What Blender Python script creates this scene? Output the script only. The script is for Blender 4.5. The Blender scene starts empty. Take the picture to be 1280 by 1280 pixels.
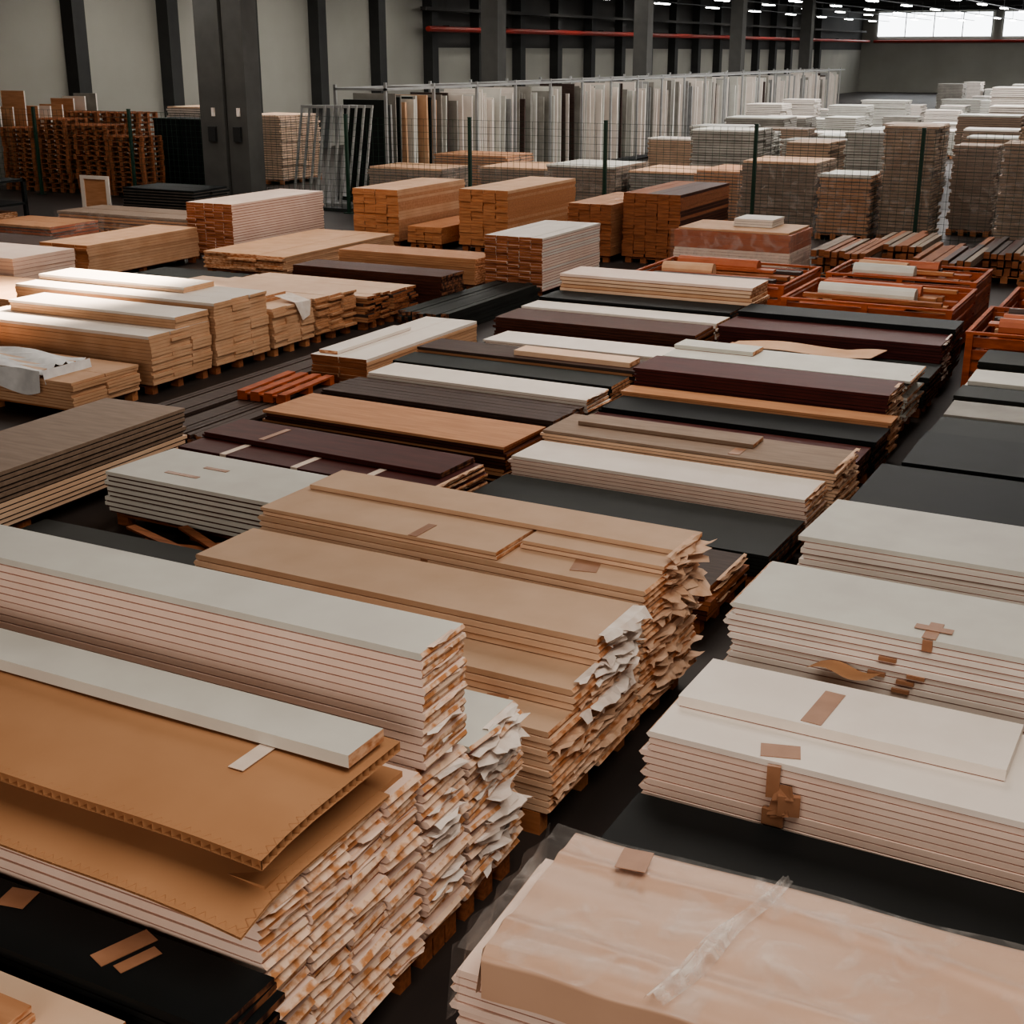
import bpy, math, random
from mathutils import Vector
random.seed(7)
R=random.uniform
scene=bpy.context.scene

# ------------------------------------------------------------ materials
def mat(name, col, col2=None, rough=0.6, scale=6.0, stretch=(1,1,1), bump=0.0, spec=0.3, detail=4, metal=0.0, contrast=(0.3,0.7)):
    m=bpy.data.materials.new(name); m.use_nodes=True
    nt=m.node_tree; b=nt.nodes['Principled BSDF']
    b.inputs['Roughness'].default_value=rough
    b.inputs['Metallic'].default_value=metal
    b.inputs['Specular IOR Level'].default_value=spec
    if col2 is None: col2=tuple(c*0.85 for c in col)
    tc=nt.nodes.new('ShaderNodeTexCoord'); mp=nt.nodes.new('ShaderNodeMapping')
    mp.inputs['Scale'].default_value=stretch
    nz=nt.nodes.new('ShaderNodeTexNoise'); nz.inputs['Scale'].default_value=scale; nz.inputs['Detail'].default_value=detail
    cr=nt.nodes.new('ShaderNodeValToRGB')
    cr.color_ramp.elements[0].position=contrast[0]; cr.color_ramp.elements[1].position=contrast[1]
    cr.color_ramp.elements[0].color=(*col2,1); cr.color_ramp.elements[1].color=(*col,1)
    L=nt.links.new
    L(tc.outputs['Object'],mp.inputs[0]); L(mp.outputs[0],nz.inputs['Vector']); L(nz.outputs['Fac'],cr.inputs[0]); L(cr.outputs[0],b.inputs['Base Color'])
    if bump>0:
        bp=nt.nodes.new('ShaderNodeBump'); bp.inputs['Strength'].default_value=bump; bp.inputs['Distance'].default_value=0.02
        L(nz.outputs['Fac'],bp.inputs['Height']); L(bp.outputs[0],b.inputs['Normal'])
    return m
M={}
M['white']=mat('white_laminate',(.78,.71,.64),(.72,.64,.57),.45,3)
M['whiteg']=mat('white_primer_board',(.61,.60,.54),(.54,.52,.47),.5,3)
M['pinkw']=mat('pinkish_foil_board',(.84,.67,.57),(.78,.59,.49),.5,3)
M['cream']=mat('cream_board',(.77,.55,.39),(.70,.47,.32),.55,3)
M['peach']=mat('peach_tan_board',(.64,.40,.25),(.55,.32,.185),.6,3)
M['beige']=mat('beige_mdf',(.60,.41,.28),(.53,.35,.23),.6,3)
M['tan']=mat('tan_board',(.54,.28,.15),(.42,.20,.10),.6,2.5,(1,8,8))
M['kraft']=mat('kraft_cardboard',(.45,.24,.125),(.39,.20,.10),.75,2.0)
M['wood']=mat('pine_wood',(.50,.225,.10),(.36,.14,.06),.65,4,(1,10,10))
M['woodr']=mat('reddish_pine_wood',(.38,.14,.06),(.20,.07,.028),.65,4,(1,10,10))
M['end']=mat('sawn_board_end',(.76,.47,.30),(.45,.18,.075),.7,14,(1,1,2.2),contrast=(.38,.6))
M['endl']=mat('pale_board_end',(.82,.60,.45),(.55,.25,.11),.7,12,(1,1.3,2.0),contrast=(.40,.56))
M['enddk']=mat('dark_board_end',(.26,.11,.055),(.04,.018,.014),.7,16,contrast=(.4,.6))
M['gapr']=mat('reddish_spacer',(.38,.165,.125),(.30,.115,.085),.8)
M['gapk']=mat('kraft_spacer',(.34,.15,.07),(.25,.10,.045),.8)
M['gapl']=mat('light_kraft_spacer',(.40,.19,.095),(.33,.14,.065),.8)
M['gapd']=mat('dark_spacer',(.03,.02,.017),(.015,.01,.01),.8)
M['gapg']=mat('grey_spacer',(.16,.13,.11),(.10,.08,.07),.8)
M['black']=mat('black_laminate',(.010,.012,.013),(.007,.009,.009),.55,3,spec=.2)
M['green']=mat('anthracite_laminate',(.020,.022,.020),(.014,.016,.014),.55,3,spec=.2)
M['maroon']=mat('maroon_laminate',(.085,.020,.017),(.055,.013,.012),.5,3,(1,6,6),spec=.2)
M['brown']=mat('dark_brown_veneer',(.090,.030,.018),(.050,.017,.011),.5,4,(1,10,10),spec=.2)
M['greyb']=mat('grey_brown_board',(.30,.215,.16),(.23,.16,.115),.6,3,(1,6,6))
M['greyt']=mat('grey_tan_board',(.36,.245,.165),(.28,.18,.12),.6,3)
M['umber']=mat('umber_slat_board',(.085,.055,.045),(.05,.032,.027),.55,4,(1,10,10),spec=.2)
M['grey']=mat('grey_board',(.32,.30,.265),(.23,.215,.19),.55,3)
M['orange']=mat('orange_painted_wood',(.46,.11,.035),(.26,.055,.018),.6,5,(1,1,4))
M['redo']=mat('red_orange_board',(.46,.14,.065),(.36,.10,.045),.5,3)
M['tape']=mat('brown_packing_tape',(.38,.20,.12),(.30,.15,.085),.35,8)
M['tapew']=mat('pale_masking_tape',(.74,.62,.52),(.68,.55,.45),.5,8)
M['paper']=mat('crumpled_paper',(.86,.78,.71),(.72,.60,.52),.7,10)
M['paperp']=mat('pinkish_wrapping_foam',(.84,.67,.56),(.70,.47,.34),.7,14)
M['paperb']=mat('crumpled_beige_paper',(.78,.56,.41),(.62,.38,.24),.7,10)
M['floor']=mat('concrete_floor',(.046,.036,.032),(.026,.021,.019),.5,.8,bump=.05,detail=8)
M['ceil']=mat('dark_roof_sheet',(.022,.021,.020),(.016,.015,.014),.8,2)
M['wall']=mat('wall_panel_paint',(.31,.30,.265),(.27,.26,.23),.8,.4)
M['walld']=mat('dark_wall_cladding',(.050,.047,.043),(.038,.036,.034),.8,.4)
M['col']=mat('grey_concrete_column',(.095,.093,.086),(.07,.068,.064),.8,1.5,bump=.05)
M['cold']=mat('dark_pilaster',(.045,.045,.043),(.035,.035,.034),.8,1.5)
M['steel']=mat('dark_steel',(.05,.05,.05),(.04,.04,.04),.5,3,metal=.4)
M['alu']=mat('aluminium_profile',(.42,.42,.41),(.33,.33,.32),.4,3,metal=.5)
M['fence']=mat('dark_green_fence_paint',(.018,.050,.032),(.014,.04,.026),.5,3)
M['red']=mat('red_pipe_paint',(.30,.035,.025),(.24,.03,.02),.5,3)
M['wsheet']=mat('white_plastic_sheet',(.84,.84,.83),(.66,.66,.66),.35,7,bump=.3)
M['wrap']=mat('beige_protective_wrap',(.56,.36,.25),(.50,.31,.215),.36,2.0,(.8,2,1),bump=.2,spec=.45)
def emis(name,col,s):
    m=bpy.data.materials.new(name); m.use_nodes=True; b=m.node_tree.nodes['Principled BSDF']
    b.inputs['Base Color'].default_value=(.8,.8,.8,1); b.inputs['Emission Color'].default_value=(*col,1); b.inputs['Emission Strength'].default_value=s
    return m
M['lamp']=emis('lamp_tube',(1,.97,.92),34)
M['daywin']=emis('daylight_window_glass',(.93,.97,1),5.0)
def plastic(name,lo,hi,p0=.48,p1=.8,sc=5,bs=.5):
    m=bpy.data.materials.new(name); m.use_nodes=True; nt=m.node_tree
    b=nt.nodes['Principled BSDF']; out=nt.nodes['Material Output']
    b.inputs['Base Color'].default_value=(.84,.78,.73,1); b.inputs['Roughness'].default_value=.2
    tr=nt.nodes.new('ShaderNodeBsdfTransparent'); mx=nt.nodes.new('ShaderNodeMixShader')
    nz=nt.nodes.new('ShaderNodeTexNoise'); nz.inputs['Scale'].default_value=sc; nz.inputs['Detail'].default_value=5; nz.inputs['Distortion'].default_value=1.0
    tc=nt.nodes.new('ShaderNodeTexCoord')
    cr=nt.nodes.new('ShaderNodeValToRGB'); cr.color_ramp.elements[0].position=p0; cr.color_ramp.elements[1].position=p1
    cr.color_ramp.elements[0].color=(lo,lo,lo,1); cr.color_ramp.elements[1].color=(hi,hi,hi,1)
    bp=nt.nodes.new('ShaderNodeBump'); bp.inputs['Strength'].default_value=bs; bp.inputs['Distance'].default_value=.03
    L=nt.links.new
    L(tc.outputs['Object'],nz.inputs['Vector']); L(nz.outputs['Fac'],cr.inputs[0]); L(cr.outputs[0],mx.inputs[0])
    L(nz.outputs['Fac'],bp.inputs['Height']); L(bp.outputs[0],b.inputs['Normal'])
    L(tr.outputs[0],mx.inputs[1]); L(b.outputs[0],mx.inputs[2]); L(mx.outputs[0],out.inputs[0])
    return m
M['film']=plastic('clear_stretch_film',.07,.38)
M['filmf']=plastic('folded_stretch_film',.12,.60,.42,.66,7,.3)

# ------------------------------------------------------------ mesh builder
class MB:
    def __init__(s,name): s.name=name; s.v=[]; s.f=[]; s.m=[]; s.mats=[]; s.sm=set()
    def mi(s,k):
        if k not in s.mats: s.mats.append(k)
        return s.mats.index(k)
    def box(s,x0,x1,y0,y1,z0,z1,k,a=0.0):
        n=len(s.v); cx,cy=(x0+x1)/2,(y0+y1)/2; ca,sa=math.cos(a),math.sin(a)
        for z in (z0,z1):
            for x,y in ((x0,y0),(x1,y0),(x1,y1),(x0,y1)):
                dx,dy=x-cx,y-cy; s.v.append((cx+dx*ca-dy*sa,cy+dx*sa+dy*ca,z))
        i=s.mi(k)
        for q in ((3,2,1,0),(4,5,6,7),(0,1,5,4),(1,2,6,5),(2,3,7,6),(3,0,4,7)):
            s.f.append(tuple(n+j for j in q)); s.m.append(i)
    def board(s,l0,l1,w0,w1,z0,z1,k,ke,tip=0.0,ax='X',skew=0.0):
        zm=(z0+z1)/2; n=len(s.v)
        prof=[(l0,z0),(l1,z0),(l1+tip,zm),(l1,z1),(l0,z1),(l0-tip,zm)]
        for j,w in enumerate((w0,w1)):
            for l,z in prof:
                l=l+(skew if j else -skew)
                s.v.append((l,w,z) if ax=='X' else (w,l,z))
        P=lambda *a: tuple(n+j for j in a)
        fl=[((0,1,2,3,4,5),k),((11,10,9,8,7,6),k),((0,6,7,1),k),((1,7,8,2),ke),((2,8,9,3),ke),((3,9,10,4),k),((4,10,11,5),ke),((5,11,6,0),ke)]
        for q,kk in fl:
            q=P(*q)
            if ax=='Y': q=tuple(reversed(q))
            s.f.append(q); s.m.append(s.mi(kk))
    def quad(s,pts,k):
        n=len(s.v); s.v+= [tuple(p) for p in pts]; s.f.append(tuple(range(n,n+len(pts)))); s.m.append(s.mi(k))
    def grid(s,fn,nu,nv,k):
        n=len(s.v)
        for i in range(nu+1):
            for j in range(nv+1): s.v.append(tuple(fn(i/nu,j/nv)))
        i0=s.mi(k)
        for i in range(nu):
            for j in range(nv):
                a=n+i*(nv+1)+j; s.sm.add(len(s.f)); s.f.append((a,a+nv+1,a+nv+2,a+1)); s.m.append(i0)
    def pallet(s,x0,x1,y0,y1,z=0.0,h=.13,k='wood'):
        ny=3
        for i in range(ny):
            yy=y0+(y1-y0-.09)*i/(ny-1)
            for j in range(4):
                xx=x0+(x1-x0-.12)*j/3
                s.box(xx,xx+.12,yy,yy+.09,z,z+h-.04,k)
            s.box(x0,x1,yy,yy+.09,z+h-.04,z+h-.022,k)
        n=max(4,int((x1-x0)/.22))
        for i in range(n):
            xx=x0+(x1-x0-.1)*i/(n-1); s.box(xx,xx+.1,y0,y1,z+h-.022,z+h-.001,k)
    def lvl(s,x0,x1,y0,y1,z0,z1,body='white',gap='gapr',end='end',th=.042,jit=.012,tip=0.0,cols=1,ax='X',gapt=.006,alt=None,top=None,inset=.006):
        l0,l1,w0,w1=(x0,x1,y0,y1) if ax=='X' else (y0,y1,x0,x1)
        n=max(1,round((z1-z0)/th)); t=(z1-z0)/n; cw=(w1-w0)/cols
        for i in range(n):
            za=z0+i*t; g=min(gapt,t*.3)
            for c in range(cols):
                a=w0+c*cw; b=a+cw-(.006 if cols>1 else 0)
                jl=R(-jit,jit); jr=R(-jit,jit); jw=R(-jit,jit)*.35
                k=body
                if alt and random.random()<alt[1]: k=alt[0]
                if top and i==n-1: k=top
                s.board(l0+inset+jl,l1-inset+jr,a+inset+jw,b-inset+jw,za,za+g,gap,gap,0,ax)
                s.board(l0+jl,l1+jr,a+jw,b+jw,za+g,za+t,k,end,tip*R(.3,1.2),ax,R(-jit,jit)*.4)
    def shag(s,x,y0,y1,z0,z1,k='paper',r=.05,step=.036,p=.9,seg=.05):
        z=z0
        while z<z1:
            z+=step*R(.7,1.3)
            if random.random()>p: continue
            a=y0+R(0,.4)*(y1-y0); b=y1-R(0,.4)*(y1-y0); dr=R(-.5,.3)
            n=max(2,int((b-a)/seg)); pr=None; big=R(.3,1.1); o=.3*r
            for i in range(n+1):
                y=a+(b-a)*i/n; o=.45*o+.6*R(0.05,1.15)*r*big; dz=dr*o+R(-.35,.35)*min(r,.045)
                cur=((x-.015,y,z),(x+.5*o,y+R(-.2,.2)*seg,z+.25*min(r,.03)*R(-1,1)),(x+o,y+R(-.4,.4)*seg,z+dz))
                if pr:
                    for j in (0,1): s.quad((pr[j],pr[j+1],cur[j+1],cur[j]),k)
                pr=cur
    def tape(s,x,w,y0,y1,z,drop=.0,k='tape',a=0.0):
        s.box(x-w/2,x+w/2,y0,y1,z+.001,z+.004,k,a)
        if drop: s.box(x-w/2,x+w/2,y0-.004,y0,z-drop,z+.004,k)
    def done(s,rot=0.0,smooth=False):
        xs=[p[0] for p in s.v]; ys=[p[1] for p in s.v]
        c=((min(xs)+max(xs))/2,(min(ys)+max(ys))/2)
        me=bpy.data.meshes.new(s.name)
        me.from_pydata([(p[0]-c[0],p[1]-c[1],p[2]) for p in s.v],[],s.f)
        for k in s.mats: me.materials.append(M[k])
        for j,(p,i) in enumerate(zip(me.polygons,s.m)): p.material_index=i; p.use_smooth=(j in s.sm)
        o=bpy.data.objects.new(s.name,me); o.location=(c[0],c[1],0); o.rotation_euler[2]=math.radians(rot)
        bpy.context.collection.objects.link(o); return o

def pile(name,x0,x1,y0,y1,z1,rot=0.0,pal=True,ph=.12,tapes=(),topl=None,sh=None,**kw):
    s=MB(name)
    z0=0.0
    if pal:
        s.pallet(x0+.05,x1-.06,y0+.04,y1-.04,0,ph,kw.pop('pk','woodr')); z0=ph
    s.lvl(x0,x1,y0,y1,z0,z1,**kw)
    if topl:
        for t in topl: s.lvl(**t)
    for t in tapes: s.tape(*t)
    if sh: s.shag(x1,y0,y1,z0+.04,z1,sh[0],sh[1])
    return s.done(rot)

# ============================================================ ROOM SHELL
XW=-34.; YF=143.; XR=14.; YN=-12.; HC=8.4
b=MB('floor'); b.box(XW,XR,YN,YF,-.1,0,'floor'); b.done()
b=MB('ceiling'); b.box(XW,XR,YN,YF,HC,HC+.2,'ceil'); b.done()
b=MB('wall_left'); b.box(XW-.3,XW,YN,58,0,HC,'wall'); b.box(XW-.3,XW,58,YF,0,4.0,'wall'); b.box(XW-.3,XW,58,YF,4.0,HC,'walld'); b.done()
b=MB('wall_back'); b.box(XW,XR,YF,YF+.3,0,HC,'wall'); b.done()
b=MB('wall_right'); b.box(XR,XR+.3,YN,YF,0,HC,'wall'); b.done()
for i,(xa,xb) in enumerate(((-32.5,-21.6),(-20.6,-12),(-11,-2))):
    b=MB('window_%d'%(i+1)); b.box(xa,xb,YF-.06,YF-.02,5.2,7.5,'daywin')
    for x in [xa+(xb-xa)*j/4 for j in range(5)]: b.box(x-.05,x+.05,YF-.12,YF-.06,5.2,7.5,'alu')
    for z in (5.15,7.45): b.box(xa-.05,xb+.05,YF-.12,YF-.06,z,z+.1,'alu')
    b.done()
for i in range(24):
    y=21.1+4.55*i
    b=MB('wall_pilaster'); b.box(XW,XW+.5,y-.28,y+.28,0,HC,'cold'); b.box(XW,XW+.6,y-.36,y+.36,HC-.5,HC-.02,'cold'); b.done()
def tube(b,p,q,r,k,n=8):
    p=Vector(p);q=Vector(q);d=(q-p).normalized(); u=d.orthogonal().normalized(); w=d.cross(u); i0=len(b.v)
    for c in (p,q):
        for j in range(n):
            a=2*math.pi*j/n; b.v.append(tuple(c+u*math.cos(a)*r+w*math.sin(a)*r))
    for j in range(n):
        b.f.append((i0+j,i0+(j+1)%n,i0+n+(j+1)%n,i0+n+j)); b.m.append(b.mi(k))
    b.f.append(tuple(i0+j for j in reversed(range(n)))); b.m.append(b.mi(k)); b.f.append(tuple(i0+n+j for j in range(n))); b.m.append(b.mi(k))
b=MB('red_sprinkler_pipe'); tube(b,(XW+1.0,56,4.8),(XW+1.0,YF-1.2,4.8),.13,'red')
for y in range(58,140,6): b.box(XW+.65,XW+1.0,y-.04,y+.04,4.9,4.98,'steel')
b.done()
b=MB('red_sprinkler_pipe'); tube(b,(XW+1.3,YF-.5,4.8),(XR-.5,YF-.5,4.8),.13,'red'); b.done()
b=MB('wall_cable_tray'); b.box(XW+.62,XW+.9,56,YF-2,5.6,5.75,'walld'); b.done()
b=MB('ceiling_beam')
for i in range(13):
    y=-6+12*i+.0
    b.box(XW,XR,y-.2,y+.2,HC-.9,HC-.002,'cold')
for x in (-30,-24,-18,-12,-6,0,6,12): b.box(x-.1,x+.1,YN,YF,HC-.35,HC-.002,'steel')
b.done()
XC=-21.75
cols=[(XC,27.9),(XC-.72,27.9)]+[(XC,y) for y in (41.1,54.1,66.3,78.5)]
for i,(x,y) in enumerate(cols):
    h=.3 if i!=1 else .37
    b=MB('concrete_column'); b.box(x-h,x+h,y-h,y+h,0,HC-.9,'col'); b.box(x-h-.02,x+h+.02,y-h-.08,y+h+.08,0,.25,'col')
    if i!=1: b.box(x-h-.05,x+h+.05,y-h-.15,y+h+.15,HC-1.1,HC-.9,'col')
    if i<2:
        b.box(x-.1,x+.12,y-h-.08,y-h,1.7,2.05,'steel'); b.box(x+.02,x+.1,y-h-.05,y-h,2.3,2.5,'paper')
    b.done()
rl=random.Random(11)
for x in (-31,-27,-23,-18.5,-14.5,-10.5,-6.5,-2.5,1.5,5.5,9.5):
    b=MB('ceiling_strip_light')
    zl=6.55+rl.uniform(-.1,.1)
    b.box(x-.03,x+.03,YN+2,YF-2,zl+.05,zl+.1,'steel')
    y=20+rl.uniform(0,9)
    while y<YF-4:
        b.box(x-.02,x+.02,y+.7,y+.74,zl+.1,HC-.002,'steel')
        b.box(x-.18,x+.18,y,y+1.9,zl,zl+.05,'steel'); b.box(x-.15,x+.15,y+.05,y+1.85,zl-.05,zl,'lamp')
        y+=9
    b.done()

# ============================================================ LEFT BLOCK NEAR AISLE (C1)
xr=-2.55; xl=-5.22
pile('black_board_stack',xl,-2.50,2.79,3.10,.76,body='black',gap='gapk',end='enddk',th=.03,jit=.03,
     tapes=[(-3.09,.085,2.87,3.09,.76,0,'tape',-.35),(-3.00,.055,2.87,3.03,.76,0,'tape',-.35),(-3.66,.12,2.97,3.08,.76,0,'tape',.2)])
pile('tan_board_stack',xl,-2.9,2.2,2.74,.70,body='cream',gap='gapd',end='end',th=.03,jit=.03,topl=[dict(x0=xl,x1=-3.15,y0=2.3,y1=2.6,z0=.70,z1=.76,body='tan',th=.03)])
s=MB('door_panel_stack')
s.pallet(xl+.05,xr-.05,3.15,4.12,0,.12,'woodr')
s.lvl(xl,xr-.03,3.14,4.17,.12,1.02,'pinkw','gapr','endl',th=.042,jit=.02,tip=.024,cols=4)
for c in range(4):
    s.shag(xr-.02,3.15+c*.258,3.15+(c+1)*.258-.02,.14,1.0,'paperp',.028,.042,.22,.08)
s.lvl(xl+.1,xr-.3,3.34,3.95,1.07,1.20,'white','gapr','end',th=.04,jit=.01)
s.lvl(xl,xr-.02,3.69,3.93,1.266,1.325,'whiteg','gapr','end',th=.063,jit=0,inset=.01)
s.box(xl,xr-.05,3.2,4.1,1.02,1.045,'kraft')
def fluted(s,x0,x1,y0,y1,z,t,k,sag=0.0):
    def pt(x,y,zz):
        e=max(0,(x-(x1-.7))/.7); f_=max(0,((y0+.35)-y)/.35)
        return (x,y,zz-sag*(e*e*.6+f_*f_)+.004*math.sin(4*x))
    for zz in (z,z+t):
        s.grid(lambda u,v:pt(x0+(x1-x0)*u,y0+(y1-y0)*v,zz),20,6,k)
    st=.022
    m=int((y1-y0)/st)
    for i in range(m):
        ya=y0+(y1-y0)*i/m; yb=y0+(y1-y0)*(i+1)/m
        xa=x1-.002-(.03 if i%2 else 0); xb=x1-.002-(0 if i%2 else .03)
        s.quad((pt(xa,ya,z),pt(xb,yb,z),pt(xb,yb,z+t),pt(xa,ya,z+t)),k)
    m=int((x1-x0)/st)
    for i in range(m):
        xa=x0+(x1-x0)*i/m; xb=x0+(x1-x0)*(i+1)/m
        ya=y0+.002+(.03 if i%2 else 0); yb=y0+.002+(0 if i%2 else .03)
        s.quad((pt(xa,ya,z),pt(xb,yb,z),pt(xb,yb,z+t),pt(xa,ya,z+t)),k)
fluted(s,xl-.05,xr+.01,3.12,4.0,1.218,.040,'kraft',.03)
fluted(s,xl-.05,xr+.00,3.00,3.93,1.062,.010,'kraft',.06)
s.tape(-2.95,.07,3.50,3.70,1.263,0,'tapew')
s.done(-.6)
s=MB('white_door_panel_stack')
s.pallet(xl+.05,xr-.05,4.22,4.52,0,.12,'woodr')
s.lvl(xl,xr-.02,4.2,4.54,.12,1.0,'pinkw','gapr','endl',th=.04,jit=.03,tip=.02,cols=1)
s.lvl(xl-.1,xr,4.2,4.54,1.0,1.53,'pinkw','gapr','endl',th=.038,jit=.008,tip=.01,cols=1,top='whiteg')
s.shag(xr,4.2,4.53,.25,1.15,'paper',.06,.05,.8); s.shag(xr,4.2,4.53,1.1,1.5,'paperp',.03,.05,.4)
s.done(-.5)
s=MB('white_panel_stack')
s.pallet(xl+.05,xr-.05,4.6,5.05,0,.12,'woodr')
s.lvl(xl,xr-.03,4.58,5.08,.12,.92,'pinkw','gapr','endl',th=.036,jit=.035,tip=.02,cols=2,top='whiteg')
s.shag(xr-.02,4.6,5.07,.2,.9,'paper',.12,.032)
s.done(-.3)
s=MB('beige_panel_stack')
s.pallet(xl+.05,xr-.05,5.42,6.5,0,.13,'wood')
s.lvl(xl,xr,5.42,6.55,.13,.60,'cream','gapk','end',th=.036,jit=.02,tip=.02,cols=2,top='beige')
s.lvl(xl,xr,5.68,6.55,.60,.72,'cream','gapk','end',th=.036,jit=.01,tip=.015,top='beige')
s.lvl(xl-.05,xr,5.98,6.53,.72,.88,'cream','gapk','end',th=.036,jit=.012,tip=.015,top='beige')
s.shag(xr+.01,5.45,6.55,.15,.6,'paperb',.05); s.shag(xr+.01,5.98,6.53,.6,.90,'paper',.12,.025); s.shag(xr,5.68,6.5,.45,.72,'paper',.10,.03)
s.tape(-2.95,.12,5.5,5.68,.60,0,'tape',.3)
s.done(-1.0)
s=MB('beige_panel_stack')
s.pallet(xl+.05,xr-.05,6.7,7.4,0,.13,'wood')
s.lvl(xl-.05,xr,6.64,7.5,.13,.92,'cream','gapk','end',th=.036,jit=.02,tip=.02,cols=2,top='beige')
s.lvl(xl-.05,xr-.95,6.66,7.5,.92,.975,'cream','gapk','end',th=.027,jit=.012,top='beige')
s.lvl(xr-.93,xr+.01,6.92,7.5,.92,.975,'cream','gapk','end',th=.027,jit=.008,top='beige')
s.lvl(xl+.0,xr+.02,7.12,7.5,.975,1.01,'cream','gapk','end',th=.035,jit=.008,top='beige')
s.shag(xr+.01,6.66,7.5,.15,.95,'paperb',.08,.03); s.shag(xr+.02,6.9,7.5,.6,1.0,'paperb',.15,.03)
s.tape(-3.0,.16,6.75,6.95,.92,0,'tape',.25); s.tape(-4.1,.06,6.66,6.9,.975,0.0,'tape'); s.tape(-3.0,.1,6.636,6.64,.80,.16,'tape'); s.tape(-4.0,.05,6.636,6.64,.85,.12,'tape')
s.done(-1.6)
pile('dark_wood_board_stack',xl,xr-.12,8.15,8.95,.34,body='brown',gap='gapd',end='woodr',th=.035,jit=.03,rot=-1,alt=('woodr',.5),top='umber',sh=('paperb',.03))
pile('anthracite_board_stack',xl,xr+.02,9.1,10.0,.30,body='green',gap='gapd',end='enddk',th=.03,jit=.02,rot=-1,top='green')
pile('white_panel_stack',xl,xr,10.15,10.72,.42,body='pinkw',gap='gapr',end='end',th=.034,jit=.02,tip=.01,top='white',rot=-1,sh=('paperb',.03))
pile('grey_beige_board_stack',xl,xr+.08,10.78,11.45,.50,body='cream',gap='gapg',end='end',th=.03,jit=.035,tip=.01,top='greyb',rot=-1,sh=('paperb',.04),
     tapes=[(-3.4,.1,10.85,11.05,.50,0,'tape')],topl=[dict(x0=xl+.2,x1=-3.3,y0=11.1,y1=11.4,z0=.5,z1=.54,body='greyb',gap='gapk')])
pile('purple_board_stack',xl,xr+.05,11.52,12.05,.38,body='maroon',gap='gapd',end='enddk',th=.03,jit=.02,rot=-1,tapes=[(-3.0,.1,11.6,11.8,.38)])
pile('black_board_stack',xl,xr+.1,12.1,12.65,.42,body='black',gap='gapd',end='enddk',th=.03,jit=.02,rot=-1)
pile('tan_board_stack',xl,xr+.1,12.68,12.98,.46,body='tan',gap='gapk',end='end',th=.03,jit=.02,rot=-.5)
pile('maroon_board_stack',xl,xr,13.02,13.7,.64,body='maroon',gap='gapd',end='end',th=.035,jit=.02,rot=-.5,sh=('paperb',.04))
pile('white_board_stack',xl,xr,13.8,14.6,.62,body='whiteg',gap='gapg',end='end',th=.03,jit=.04,tip=.01,rot=-.5,sh=('paper',.05),topl=[dict(x0=xl,x1=-4.3,y0=14.2,y1=14.55,z0=.62,z1=.67,body='whiteg')])
pile('black_board_stack',xl,xr+.05,14.75,15.5,.46,body='green',gap='gapd',end='enddk',th=.03,jit=.02,rot=-.5)
pile('maroon_board_stack',xl,xr,15.75,16.45,.62,body='maroon',gap='gapd',end='enddk',th=.035,jit=.02,sh=('paper',.04))
pile('black_board_stack',xl,xr,16.5,17.1,.68,body='black',gap='gapd',end='enddk',th=.03,jit=.02)
s=MB('warped_plywood_sheet')
def wp(u,v): return (-4.95+1.75*u+.1*v,14.98+.50*v, .52+.04*abs(math.sin(u*4.2))+.02*u*v*math.sin(u*9))
s.grid(wp,30,6,'peach'); s.grid(lambda u,v:(wp(u,v)[0],wp(u,v)[1],wp(u,v)[2]-.008),30,6,'peach')
for u in (0.02,.55): s.box(wp(u,0)[0],wp(u,0)[0]+.1,15.0,15.4,.462,wp(u,.2)[2]-.009,'tan')
s.done(2,True)

# ============================================================ SECOND COLUMN (C2)
cl=-8.05; cr=-5.32
pile('dark_board_stack',cl,cr-.15,5.6,7.4,.24,body='umber',gap='gapd',end='enddk',th=.04,jit=.03,top='green')
s=MB('loose_pallet_slats')
for i in range(9):
    x=R(-7.9,-6.4); y=R(7.5,7.72); s.box(x,x+R(.5,.9),y,y+.08,.0+.02*i,.02+.02*i,'woodr',R(-.5,.5))
s.done()
pile('white_slat_board_stack',cl+.1,cr,8.0,8.8,.48,body='whiteg',gap='brown',end='end',th=.045,gapt=.014,jit=.03,rot=-2,alt=('brown',.15),
     tapes=[(-7.3,.35,8.2,8.25,.48),(-7.15,.25,8.45,8.5,.48)],top='whiteg')
pile('mahogany_board_stack',cl,cr,9.0,9.9,.42,body='maroon',gap='gapd',end='end',th=.036,jit=.035,tip=.01,rot=-3,alt=('brown',.3),top='maroon',
     topl=[dict(x0=cl,x1=cr-.1,y0=9.35,y1=9.9,z0=.42,z1=.47,body='maroon',gap='gapd',end='enddk',th=.03,jit=.02)],sh=('paperb',.03),
     tapes=[(-7.5,.07,9.0,9.34,.42,.05,'tapew'),(-6.7,.07,9.0,9.34,.42,.05,'tapew'),(-6.0,.07,9.0,9.34,.42,.05,'tapew'),(-7.4,.06,9.4,9.8,.47,.0,'tape')])
pile('brown_veneer_board_stack',cl,cr,10.3,11.1,.46,body='tan',gap='gapd',end='woodr',th=.03,jit=.03,top='tan',rot=-2,alt=('brown',.35))
pile('umber_slat_stack',cl,cr,11.3,11.95,.46,body='umber',gap='gapd',end='enddk',th=.025,cols=6,jit=.02,rot=-1.5)
pile('white_board_stack',cl+.1,cr,12.05,12.6,.50,body='white',gap='gapk',end='end',th=.035,jit=.03,tip=.01,rot=-1.5,sh=('paper',.04))
pile('anthracite_board_stack',cl,cr,12.7,13.2,.50,body='green',gap='gapd',end='end',th=.04,jit=.03,rot=-1)
pile('wood_board_stack',cl,cr,13.3,13.85,.54,body='tan',gap='gapd',end='end',th=.035,jit=.04,rot=-1,alt=('umber',.4),topl=[dict(x0=cl+1.2,x1=cr-.1,y0=13.4,y1=13.7,z0=.54,z1=.6,body='cream')])
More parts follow.
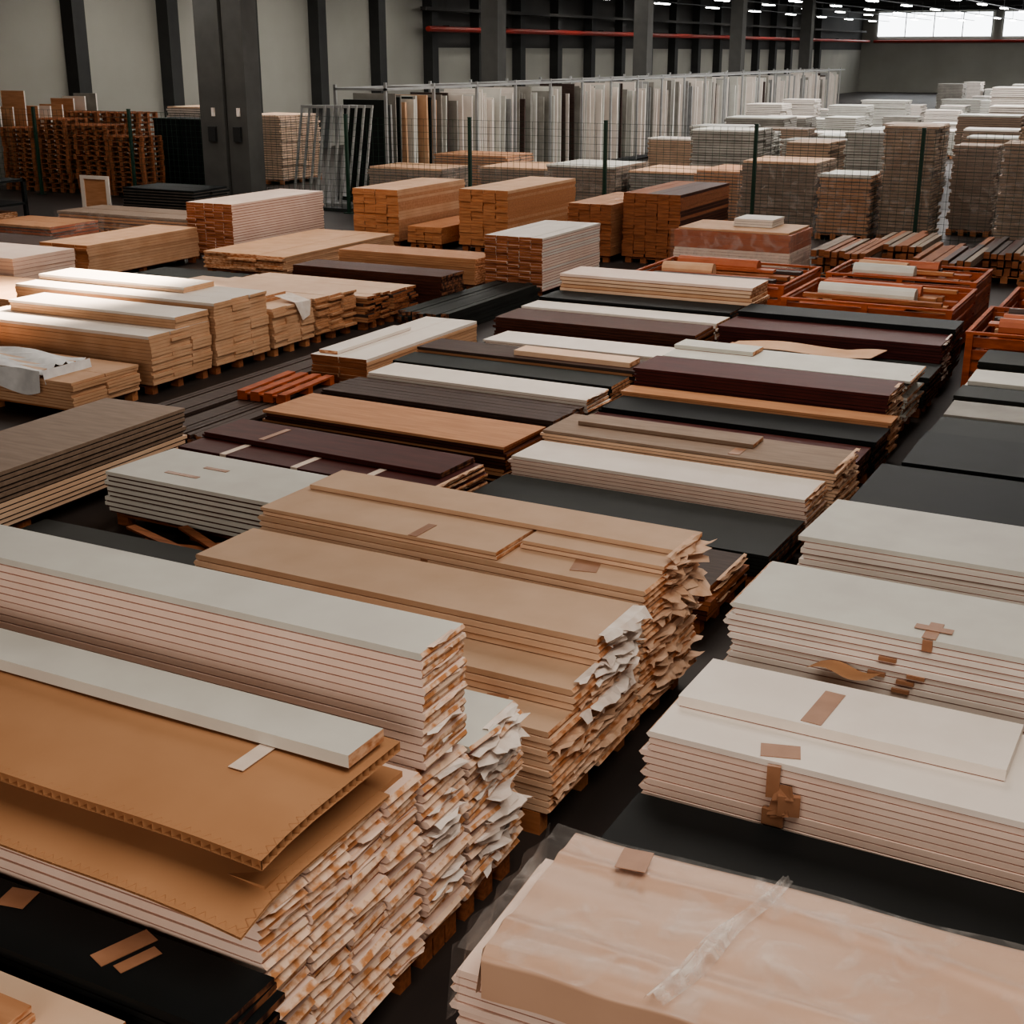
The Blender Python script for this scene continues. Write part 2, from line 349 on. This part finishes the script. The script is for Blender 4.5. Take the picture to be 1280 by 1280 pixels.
pile('white_and_tan_board_stack',cl+.5,cr+.05,14.0,14.6,.55,body='white',gap='gapk',end='end',th=.03,jit=.03,alt=('tan',.4),top='white')
pile('dark_brown_board_stack',cl,cr,15.2,15.9,.58,body='brown',gap='gapd',end='woodr',th=.035,jit=.02)
pile('white_board_stack',cl,cr,15.95,16.45,.60,body='white',gap='gapk',end='end',th=.035,jit=.02)
pile('black_board_stack',cl,cr,16.5,17.1,.64,body='black',gap='gapd',end='enddk',th=.035,jit=.02)
pile('white_and_tan_board_stack',cl,cr+.05,17.2,17.95,.86,body='cream',gap='gapk',end='end',th=.05,gapt=.012,jit=.03,top='pinkw',alt=('peach',.3))

def crate(x0,x1,y0,y1,h,name='orange_wooden_crate'):
    s=MB(name)
    s.box(x0,x1,y0,y1,.1,.13,'wood')
    for y in (y0,(y0+y1)/2-.05,y1-.1): s.box(x0,x1,y,y+.1,0,.1,'orange')
    nb=4
    for i in range(nb):
        z=.13+(h-.13)*i/nb; zt=z+(h-.13)/nb-.035
        s.box(x0,x1,y0,y0+.035,z,zt,'orange'); s.box(x0,x1,y1-.035,y1,z,zt,'orange')
        s.box(x0,x0+.035,y0+.036,y1-.036,z,zt,'orange'); s.box(x1-.035,x1,y0+.036,y1-.036,z,zt,'orange')
    for x in (x0,(x0+x1)/2-.04,x1-.08):
        s.box(x,x+.08,y0-.03,y0-.001,.0,h,'orange'); s.box(x,x+.08,y1+.001,y1+.03,.0,h,'orange')
    s.box(x0-.01,x1+.01,y0-.03,y0+.03,h,h+.03,'orange'); s.box(x0-.01,x1+.01,y1-.03,y1+.03,h,h+.03,'orange')
    s.box(x0-.01,x0+.04,y0+.03,y1-.03,h,h+.03,'orange'); s.box(x1-.04,x1+.01,y0+.03,y1-.03,h,h+.03,'orange')
    s.box(x0+.4,x0+.65,y0-.045,y0-.035,h-.32,h-.16,'paper')
    s.box(x0+.05,x1-.05,y0+.05,y1-.05,.13,h-.30,'woodr')
    for i in range(18):
        y=R(y0+.12,y1-.35); z=h-.30+.018*i; q=R(0,.5)
        s.box(x0+.1+q,x1-.15-R(0,.6),y,y+R(.1,.22),z,z+R(.03,.06),random.choice(['woodr','orange','wood','redo','umber','peach','orange']),R(-.05,.05))
    for i in range(3):
        y=R(y0+.4,y1-.4); tube(s,(x0+.3,y,h+.02),(x0+R(1.0,1.8),y+R(-.1,.1),h+.02),.12,random.choice(['umber','whiteg','peach','redo']),12)
    return s.done()
crate(-7.5,-5.15,18.3,20.2,.72)
crate(-4.95,-2.75,17.5,19.3,.70); crate(-4.9,-2.8,19.6,21.0,.74)
crate(-2.35,-.1,16.1,17.9,.72); crate(-2.3,.1,18.2,20,.66)

# ============================================================ RIGHT BLOCK (C4)
ql=-2.02; qr=.65
s=MB('film_wrapped_beige_panel_stack')
D=.09
s.pallet(ql+.05,qr,3.5+D,4.25+D,0,.12)
s.lvl(ql-.02,qr,3.46+D,4.24+D,.12,.68,'pinkw','gapr','endl',th=.034,jit=.02,tip=.015)
s.lvl(ql+.12,qr,3.50+D,4.24+D,.68,.79,'cream','gapk','end',th=.05,jit=.01)
def ztp(x,y):
    y-=D
    r=max(0,math.sin(13*y+1.0*x+.6*math.sin(2*x)))**8+.7*max(0,math.sin(7*y-.8*x+1))**10
    return .806+.006*math.sin(5*x+3*y)+.004*math.sin(19*y+2*x)+.016*r
def body_(u,v):
    x=ql+.10+(qr-ql-.10)*u; y0,y1=3.46+D,4.27+D
    if v<.15:
        q=v/.15; return (x,y0-.03+.006*math.sin(14*x),.62+.17*q)
    if v>.92:
        q=(v-.92)/.08; return (x,y1+.01,ztp(x,y1)-.12*q)
    q=(v-.15)/.77; return (x,y0+(y1-y0)*q,ztp(x,y0+(y1-y0)*q))
s.grid(body_,110,90,'wrap')
s.grid(lambda u,v:(ql+.10-.03*(1-u)+.01*math.sin(30*v)*(1-u),3.44+D+.83*v,.62+(ztp(ql+.1,3.46+D+.8*v)-.62)*u),6,40,'wrap')
s.grid(lambda u,v:(-1.28+.22*u+.07*(v-.5)*(1+.3*math.sin(5*u))+.010*math.sin(9*u),3.42+D+.86*u,.828+.030*math.sin(math.pi*v)+.004*math.sin(14*u+6*v)+.006*math.sin(16*v+5*u)),60,14,'filmf')
s.grid(lambda u,v:(ql+.02+2.2*u,3.40+D+.88*v,ztp(ql+.1+2.1*u,3.4+D+.88*v)+.014+.006*math.sin(22*u+9*v)+.004*math.sin(40*v-18*u)),70,40,'film')
s.grid(lambda u,v:(ql-.03+.03*u+.015*math.sin(24*v),3.40+D+.88*v,.50+.33*u),10,24,'film')
s.tape(-1.62,.12,4.08+D,4.22+D,.84,0,'tape',.1)
s.done(1.6)
pile('black_board_stack',ql,qr,4.52,5.25,.48,body='black',gap='gapd',end='enddk',th=.035,jit=.01,rot=-.5)
s=MB('white_door_panel_stack')
s.pallet(ql+.05,qr,5.4,6.1,0,.12)
s.lvl(ql,qr,5.32,6.12,.12,.77,'pinkw','gapr','endl',th=.036,jit=.022,tip=.02,top='white')
s.lvl(ql+.04,-.45,5.62,6.1,.77,.83,'white','gapr','white',th=.06,jit=0,top='white')
s.tape(-1.32,.10,5.64,6.0,.83,0,'tape',-.05); s.tape(-1.4,.18,5.36,5.48,.77,0,'tape',.3)
s.box(-1.42,-1.36,5.29,5.31,.60,.76,'tape',.2); s.box(-1.36,-1.26,5.28,5.31,.53,.63,'tape',.3); s.box(-1.43,-1.33,5.285,5.31,.46,.54,'tape')
for i in range(4):
    x=-1.42+R(0,.10); z=R(.52,.72); s.quad(((x,5.31,z),(x+.06,5.29,z+.02),(x+.08,5.27,z-.04),(x-.01,5.28,z-.07)),'tape')
s.done(-1.2)
s=MB('white_door_panel_stack')
s.pallet(ql+.05,qr,6.5,7.2,0,.12)
s.lvl(ql,qr,6.5,7.2,.12,.99,'white','gapr','endl',th=.036,gapt=.007,jit=.028,tip=.02,top='whiteg')
for x,z in ((-1.2,.83),(-1.25,.74),(-1.1,.72),(-1.05,.76),(-1.12,.67)): s.box(x,x+.09,6.48,6.5,z,z+.02,'tape')
s.box(-1.0,-.93,6.5,6.72,.991,.995,'tape'); s.box(-1.06,-.87,6.6,6.66,.996,.999,'tape'); s.box(-.99,-.94,6.48,6.498,.93,.99,'tape')
s.grid(lambda u,v:(-1.52+.32*u+.03*v,6.28+.18*v+.02*math.sin(5*u),.80-.03*v+.012*math.sin(7*u)),10,4,'kraft')
s.done(-1.5)
pile('white_panel_stack',ql,qr,8.0,8.85,.88,body='white',gap='gapr',end='endl',th=.038,gapt=.007,jit=.03,top='whiteg',rot=-1)
pile('black_board_stack',ql,qr,9.05,10.2,.78,body='black',gap='gapd',end='enddk',th=.035,jit=.01,rot=-.5)
pile('black_board_stack',ql+.05,qr,10.8,11.85,.64,body='black',gap='gapd',end='enddk',th=.035,jit=.01)
pile('anthracite_board_stack',ql+.05,qr,12.0,12.6,.60,body='green',gap='gapd',end='enddk',th=.035,jit=.01)
pile('grey_board_stack',ql+.05,qr,12.7,13.3,.60,body='grey',gap='gapd',end='enddk',th=.05,jit=.02,top='grey')
pile('anthracite_board_stack',ql,qr,13.4,13.9,.62,body='green',gap='gapd',end='enddk',th=.035,jit=.01)
pile('white_board_stack',ql,qr,14.1,14.7,.62,body='whiteg',gap='gapd',end='enddk',th=.05,jit=.02)
pile('anthracite_board_stack',ql,qr,14.9,15.6,.66,body='green',gap='gapd',end='enddk',th=.035,jit=.01)

# ============================================================ BEYOND SECOND AISLE (C3)
pile('grey_board_stack',-9.35,-8.4,5.6,9.6,.60,body='cream',gap='gapd',end='end',th=.045,gapt=.012,jit=.03,ax='Y',top='greyb',alt=('greyb',.6),rot=1)
pile('dark_profile_bundle',-8.95,-8.35,9.75,12.2,.30,pal=False,body='umber',gap='gapd',end='enddk',th=.04,cols=8,jit=.06,ax='Y')
pile('dark_profile_bundle',-9.65,-9.1,9.9,15.0,.28,pal=False,body='umber',gap='gapd',end='enddk',th=.04,cols=8,jit=.06,ax='Y')
s=MB('orange_pallet'); s.pallet(-9.0,-8.4,11.1,12.1,.305,.1,'orange'); s.done(4)
pile('white_topped_board_stack',-9.0,-8.25,12.5,15.1,.52,body='peach',gap='gapk',end='woodr',th=.04,jit=.02,ax='Y',top='white',cols=2,topl=[dict(x0=-8.95,x1=-8.7,y0=12.6,y1=14.2,z0=.52,z1=.56,body='white',ax='Y')])
pile('dark_profile_bundle',-10.2,-9.4,16.3,19.3,.30,pal=False,body='green',gap='gapd',end='enddk',th=.06,cols=7,jit=.1,ax='Y')
tr=-10.7; tl=-13.4
s=MB('tan_board_stack'); s.pallet(-14.3,tr-.05,10.5,11.5)
s.lvl(tl-1,tr,10.45,11.5,.12,.42,'peach','gapl','peach',th=.035,jit=.02,cols=2)
s.lvl(-14.2,-11.2,10.5,11.05,.42,.5,'cream','gapl','tan',th=.04)
s.grid(lambda u,v:(-14.2+3.1*u,10.44+.72*v,.515+.025*math.sin(17*u+9*v)+.025*math.sin(31*v+5*u)),40,14,'wsheet')
s.grid(lambda u,v:(-14.2+3.1*u,10.42+.02*math.sin(30*u)-.02*(1-v),.28+.05*math.sin(19*u)*(1-v)+.24*v),40,4,'wsheet')
s.grid(lambda u,v:(-11.1+.03*(1-v),10.44+.72*u,.36+.04*math.sin(19*u)*(1-v)+.16*v),10,4,'wsheet')
s.done()
K=dict(gap='gapl',end='peach',th=.04,gapt=.004)
pile('tan_board_stack',tl-.3,tr,11.72,12.8,.70,body='peach',jit=.015,cols=3,top='white',topl=[dict(x0=tl,x1=tr-.02,y0=12.2,y1=12.8,z0=.7,z1=.84,body='peach',top='white',**K)],**K)
pile('tan_board_stack',tl-.6,tr,12.88,13.95,.90,body='peach',jit=.015,cols=3,top='white',topl=[dict(x0=tl-.6,x1=tr-.8,y0=13.3,y1=13.9,z0=.9,z1=.97,body='cream',top='white',**K)],**K)
s=MB('tan_board_stack'); s.pallet(tl+.05,tr-.05,14.1,14.9); s.lvl(tl,tr,14.05,14.95,.12,.64,'peach',jit=.02,cols=3,top='cream',**K)
s.lvl(tl,tr-.4,14.1,14.9,.64,.72,'cream','gapk','tan',th=.035)
s.quad(((tr+.03,14.5,.66),(tr+.04,14.85,.64),(tr+.05,14.8,.45),(tr+.04,14.65,.4)),'paper'); s.quad(((tr-.3,14.5,.725),(tr+.03,14.5,.66),(tr+.04,14.85,.64),(tr-.25,14.8,.725)),'paper'); s.done()
pile('tan_board_stack',tl,tr,15.05,15.95,.62,body='peach',gap='gapk',end='tan',th=.035,jit=.04,cols=3,top='cream')
pile('brown_end_board_stack',tl,tr+.1,16.1,16.7,.50,body='tan',gap='gapd',end='woodr',th=.04,jit=.05,cols=3,alt=('umber',.3),top='cream')
pile('brown_end_board_stack',tl,tr+.1,16.8,17.5,.46,body='tan',gap='gapd',end='woodr',th=.04,jit=.05,cols=3,alt=('umber',.3),top='cream')
pile('dark_brown_board_stack',-13.1,-10.35,17.8,18.5,.56,body='brown',gap='gapd',end='enddk',th=.05,jit=.02,cols=2)
pile('tan_board_stack',-13.5,-10.8,19.7,20.5,.55,body='tan',gap='gapk',end='end',th=.04,jit=.02)
pile('cream_board_stack',-16.1,-14.3,19.2,22.8,.42,body='peach',gap='gapl',end='end',th=.04,jit=.05,ax='Y',cols=3)
pile('pink_board_stack',-19.6,-16.3,15.0,16.3,.80,body='pinkw',gap='gapr',end='pinkw',th=.06,jit=.02)
pile('tan_board_stack',-18.2,-17.1,17.4,20.3,.66,body='peach',gap='gapl',end='wood',th=.05,jit=.02,ax='Y',cols=4)
pile('pink_board_stack',-17.6,-16.5,20.6,23.6,1.08,body='pinkw',gap='gapr',end='woodr',th=.05,jit=.015,ax='Y',cols=5,gapt=.012)
pile('pink_board_stack',-10.55,-9.5,19.6,21.9,.98,body='pinkw',gap='gapr',end='woodr',th=.045,gapt=.010,jit=.02,ax='Y',cols=5,top='white',alt=('white',.3))
pile('dark_board_stack',-15.5,-13.7,15.2,17.5,.4,body='green',gap='gapd',end='enddk',th=.04)
pile('cream_board_stack',-17.4,-14.2,13.4,14.9,.55,body='peach',gap='gapl',end='tan',th=.04,jit=.03)

# ============================================================ WOOD BLOCK ROW before fence
def blk(x0,x1,y0,y1,z1,body,**k): pile('timber_board_stack',x0,x1,y0,y1,z1,body=body,gap=k.pop('gap','gapl'),end=k.pop('end','wood'),th=k.pop('th',.06),ax='Y',cols=k.pop('cols',4),jit=.02,**k)
blk(-15.9,-14.8,23.8,26.6,1.15,'tan',top='peach',alt=('peach',.3))
blk(-14.6,-13.8,23.8,26.0,.45,'wood')
blk(-13.5,-12.4,24.0,27.2,1.22,'tan',top='peach',alt=('wood',.5))
blk(-11.0,-10.1,23.8,26.2,1.08,'tan',end='woodr')
blk(-9.95,-8.8,24.0,26.8,1.30,'woodr',end='woodr',cols=5,alt=('brown',.4))
s=MB('film_wrapped_red_board_stack'); s.pallet(-8.5,-6.4,22.9,24.2)
s.lvl(-8.5,-6.4,22.9,24.3,.12,.52,'pinkw','gapr','pinkw',th=.05); s.lvl(-8.5,-6.4,22.9,24.3,.52,.82,'redo','gapr','redo',th=.1); s.lvl(-8.45,-6.45,22.95,24.25,.82,.86,'peach','gapk','peach',th=.04)
s.grid(lambda u,v:(-8.55+2.2*u,22.86+.02*math.sin(20*u)+.01*math.sin(50*v),.1+.74*v),20,10,'film'); s.grid(lambda u,v:(-6.36+.02*math.sin(20*u),22.86+1.5*u,.1+.74*v),12,10,'film')
s.lvl(-7.6,-6.9,23.5,24.2,.86,1.0,'white','gapg','white',th=.05); s.done()
for x,y in ((-5.7,24.5),(-5.0,25.8),(-3.9,24.2),(-3.2,25.6),(-2.2,24.4),(-1.2,25.6)):
    s=MB('timber_offcut_pile')
    s.pallet(x-.5,x+.45,y-.9,y+1.2)
    for i in range(24):
        xx=x-.5+.12*(i%8); zz=.13+.14*(i//8)
        s.board(y-.9+R(-.1,.1),y+1.3+R(-.3,.3),xx,xx+.1,zz,zz+R(.08,.13),random.choice(['brown','woodr','greyb','umber','woodr']),'woodr',0,'Y')
    s.done()

s=MB('green_mesh_fence'); FY=28.55
x=-33.0
while x<6:
    if abs(x+22.5)>1: s.box(x-.035,x+.035,FY-.035,FY+.035,0,2.35,'fence'); s.box(x-.1,x+.1,FY-.1,FY+.08,0,.02,'fence'); s.box(x-.04,x+.04,FY-.04,FY+.04,2.35,2.37,'fence')
    x+=3.45
for i in range(int(38/.16)):
    xx=-33+.16*i; s.box(xx-.003,xx+.003,FY-.0025,FY+.0025,.05,2.3,'fence')
for i in range(16):
    z=.05+.15*i; s.box(-33,5.5,FY-.003,FY+.003,z-.003,z+.003,'fence')
s.done()

def gstk(x0,x1,y0,y1,z1,body='grey',top=None,name='wrapped_grey_board_stack',gap='gapg',wrap=True):
    s=MB(name); s.pallet(x0,x1,y0,y1,0,.13,'wood'); s.lvl(x0,x1,y0,y1,.13,z1,body,gap,body,th=.07,gapt=.02,jit=.04,cols=2,top=top)
    if wrap:
        s.grid(lambda u,v:(x0-.05+(x1-x0+.1)*u,y0-.06+.02*math.sin(9*u),.1+(z1-.08)*v),6,4,'film')
        s.grid(lambda u,v:(x1+.06+.02*math.sin(9*u),y0-.06+(y1-y0+.1)*u,.1+(z1-.08)*v),6,4,'film')
    s.done(R(-1.5,1.5))
gstk(-19.0,-16.9,29.2,30.6,1.10,'greyb','peach'); gstk(-16.8,-14.9,31,33,1.05,'greyb','peach'); gstk(-14.7,-12.9,30.6,32.5,1.2,'greyb','whiteg')
gstk(-12.7,-11.0,31,33,1.1,'grey','peach'); gstk(-10.9,-9.6,30.6,32.6,1.2,'tan'); gstk(-9.4,-7.7,29.4,31,1.55,'greyb','peach'); gstk(-7.6,-6.5,29.1,30.4,1.35,'tan','whiteg')
gstk(-19,-16.8,32.5,34,1.2,'tan')
gstk(-6.35,-5.3,29.4,30.5,2.35,'greyt',name='tall_board_stack'); gstk(-5.2,-4.3,31,32,1.9,'greyb',name='tall_board_stack'); gstk(-4.0,-2.9,29.6,30.8,2.05,'greyt',name='tall_board_stack')
gstk(-2.6,-1.6,29.4,30.8,1.5,'grey'); gstk(-1.4,-.2,29.5,31,2.2,'white')
rr=random.Random(5)
for y in (35.5,39,42.5,46,50,54,59,64,70,77,85,94,104):
    x=-17.2 if y>52 else (-15.4 if y>38 else -12.8)
    while x<2:
        w=rr.uniform(1.1,2.2)
        if rr.random()<.85: gstk(x,x+w,y,y+rr.uniform(1,1.8),rr.uniform(1.0,1.9) if x<-9 else rr.uniform(1.6,2.7),rr.choice(['grey','greyt','whiteg','greyb','greyb','grey','white'] if y<50 else ['whiteg','white','grey']),rr.choice([None,'white','whiteg']),wrap=False,name='board_stack')
        x+=w+rr.uniform(.1,.9)

s=MB('vertical_panel_rack'); y=31.0
while y<78:
    t=R(.03,.09); h=R(2.4,2.8)
    k=random.choice(['whiteg','white','white','whiteg','alu','white','umber','white','grey']) if y>35 else random.choice(['umber','green','peach','grey','alu','whiteg'])
    ln=R(-.06,.06)
    n=len(s.v); x0=-20.9;x1=-19.6+R(-.15,.1)
    for (yy,z) in ((y,.15),(y+t,.15),(y+t+ln,h),(y+ln,h)):
        s.v.append((x0,yy,z)); s.v.append((x1,yy,z))
    for q in ((0,1,3,2),(2,3,5,4),(4,5,7,6),(6,7,1,0),(1,7,5,3),(0,2,4,6)): s.f.append(tuple(n+j for j in q)); s.m.append(s.mi(k))
    y+=t+R(.05,.30)
s.box(-21,-19.4,30.7,78.2,.05,.15,'steel')
for z in (2.86,): s.box(-19.45,-19.38,30.7,78.2,z,z+.06,'alu'); s.box(-21.0,-20.93,30.7,78.2,z,z+.06,'alu')
y=30.7
while y<78.5:
    for x in (-21,-19.45): s.box(x,x+.07,y,y+.07,0,3.0,'alu')
    s.box(-21,-19.38,y,y+.07,2.86,2.92,'alu'); y+=2.45
s.done()
s=MB('leaning_metal_frame_rack')
for i in range(7):
    x=-21.1+.16*i; yb=28.8
    for (a,b_) in ((x,x+.05),(x+.7,x+.75)):
        n=len(s.v)
        for (yy,z) in ((yb+.12*i,.1),(yb+.12*i+.05,.1),(yb+.12*i+.75,2.5),(yb+.12*i+.7,2.5)):
            s.v.append((a-.1*z/2.5,yy,z)); s.v.append((b_-.1*z/2.5,yy,z))
        for q in ((0,1,3,2),(2,3,5,4),(4,5,7,6),(6,7,1,0),(1,7,5,3),(0,2,4,6)): s.f.append(tuple(n+j for j in q)); s.m.append(s.mi('alu'))
    s.box(x-.1,x+.65,yb+.12*i+.7,yb+.12*i+.75,2.45,2.52,'alu'); s.box(x,x+.75,yb+.12*i,yb+.12*i+.05,.08,.14,'alu')
s.box(-21.2,-19.3,28.7,30.3,0,.08,'steel'); s.done()

def palstack(x,y,n,k='woodr'):
    s=MB('pallet_stack')
    for i in range(n):
        s.pallet(x+R(-.04,.04),x+1.2,y+R(-.04,.04),y+.8+R(0,.05),.135*i,.135,k)
        s.box(x+.02,x+1.18,y+.05,y+.75,.135*i+.09,.135*i+.1,k)
    s.done(R(-3,3))
for x,n in ((-31.6,13),(-30.2,15),(-28.8,14),(-27.5,12)): palstack(x,29.2,n)
palstack(-30.4,30.6,16); palstack(-29.0,30.8,16)
s=MB('black_wrapped_cabinet')
for x in (-26.9,-25.9):
    s.box(x,x+.9,30.4,31.3,.1,2.0,'black'); s.box(x-.02,x+.92,30.38,31.32,2.0,2.05,'green'); s.box(x+.44,x+.46,30.37,30.4,.15,1.95,'green')
    for q in (x+.05,x+.75): s.box(q,q+.1,30.45,31.2,0,.1,'steel')
s.done()
gstk(-29.5,-27.3,34,35.5,2.2,'white','cream',name='board_stack'); gstk(-26.9,-25.2,34,36,2.0,'cream',name='board_stack')
s=MB('leaning_door_frames')
for i in range(9):
    y=30+i*.5; s.board(XW+.65,XW+1.6,y,y+.05,.0,2.2+R(0,.6),random.choice(['white','tan','grey']),'white')
s.done()
s=MB('dark_storage_rack')
for x in (-26.2,-24.9,-23.6):
    for y in (21.2,22.2): s.box(x,x+.08,y,y+.08,0,1.15,'black')
for z in (.12,.6,1.1): s.box(-26.2,-23.52,21.2,22.28,z,z+.05,'black')
s.lvl(-26.05,-24.95,21.3,22.1,.17,.5,'tan','gapd','end'); s.lvl(-24.7,-23.7,21.3,22.1,.17,.45,'wood','gapd','end'); s.lvl(-25.9,-25.0,21.3,22.1,.65,.95,'umber','gapd','end'); s.done()
s=MB('framed_panel')
s.box(-24.4,-23.6,24.9,24.95,.0,.95,'tan')
for a in ((-24.45,-24.35),(-23.65,-23.55)): s.box(a[0],a[1],24.86,24.9,0,1.0,'white')
for z in (0,.92): s.box(-24.35,-23.65,24.86,24.9,z,z+.08,'white')
s.done()
gstk(-23.0,-19.2,22.6,24.0,.45,'tan','greyb',name='film_covered_board_pile'); gstk(-23.2,-21.2,20.6,22,.4,'redo','tan',name='film_covered_board_pile')
gstk(-22.9,-20.8,24.6,25.9,.8,'black','black',name='black_wrapped_stack',wrap=False)
pile('dark_board_stack',-22.5,-19.2,17.5,19.5,.4,body='umber',gap='gapd',end='enddk',th=.06)
pile('tan_board_stack',-23,-20.3,15.2,16.8,.5,body='redo',gap='gapd',end='enddk',th=.06)

# ============================================================ CAMERA + LIGHT
cam=bpy.data.cameras.new('camera'); cam.sensor_width=36; cam.lens=1683/1280*36; cam.clip_end=400; cam.clip_start=.1
co=bpy.data.objects.new('camera',cam); co.location=(0,0,3.8)
co.rotation_euler=(math.radians(90-18.86),0,math.radians(27.15)); bpy.context.collection.objects.link(co); scene.camera=co
def area(name,loc,size,sy,e,col=(1,.94,.87),rot=(0,0,0)):
    l=bpy.data.lights.new(name,'AREA'); l.shape='RECTANGLE'; l.size=size; l.size_y=sy; l.energy=e; l.color=col
    o=bpy.data.objects.new(name,l); o.location=loc; o.rotation_euler=[math.radians(a) for a in rot]; bpy.context.collection.objects.link(o)
area('overhead_fill_near',(.5,3,7.2),5,5,390,(1,.92,.83),(0,12,0))  # added overhead lamp for the near stacks; the roof above is closed
area('front_fill',(-1.5,-8,4.2),9,4,500,(1,.86,.76),(78,0,8))  # added unseen fill behind the camera, brightens the stack sides facing it
area('overhead_fill_mid',(-5,14,7.3),6,6,500,(1,.91,.82))  # added lamp above the middle stacks, no roof opening there
area('overhead_fill_left',(-18,18,7.3),8,8,600,(1,.90,.80))  # added lamp above the left stacks, under the solid ceiling
area('overhead_fill_far',(-10,34,7.3),14,8,780,(1,.94,.87))  # added overhead fill for the fence area
area('overhead_fill_far_left',(-27,42,7.3),8,16,680,(1,.95,.88))  # added overhead fill along the left wall
area('overhead_fill_deep',(-9,58,7.3),16,24,3300,(1,.98,.96))  # added overhead fill for the rear stacks and panel rack
area('overhead_fill_deeper',(-6,105,7.3),16,40,7500,(.97,.98,1))  # added overhead fill that lifts the far end of the hall
sp=bpy.data.lights.new('sunbeam_spot','SPOT'); sp.energy=36000; sp.color=(1,.83,.67); sp.spot_size=math.radians(32); sp.spot_blend=.8; sp.shadow_soft_size=.3
so=bpy.data.objects.new('sunbeam_spot',sp); so.location=(-9.5,17,7.2)
so.rotation_euler=(Vector((-14.2,13.0,.8))-Vector(so.location)).to_track_quat('-Z','Y').to_euler(); bpy.context.collection.objects.link(so)
w=bpy.data.worlds.new('world'); scene.world=w; w.use_nodes=True
w.node_tree.nodes['Background'].inputs[0].default_value=(.9,.81,.71,1); w.node_tree.nodes['Background'].inputs[1].default_value=.5
scene.view_settings.look='AgX - Medium High Contrast'
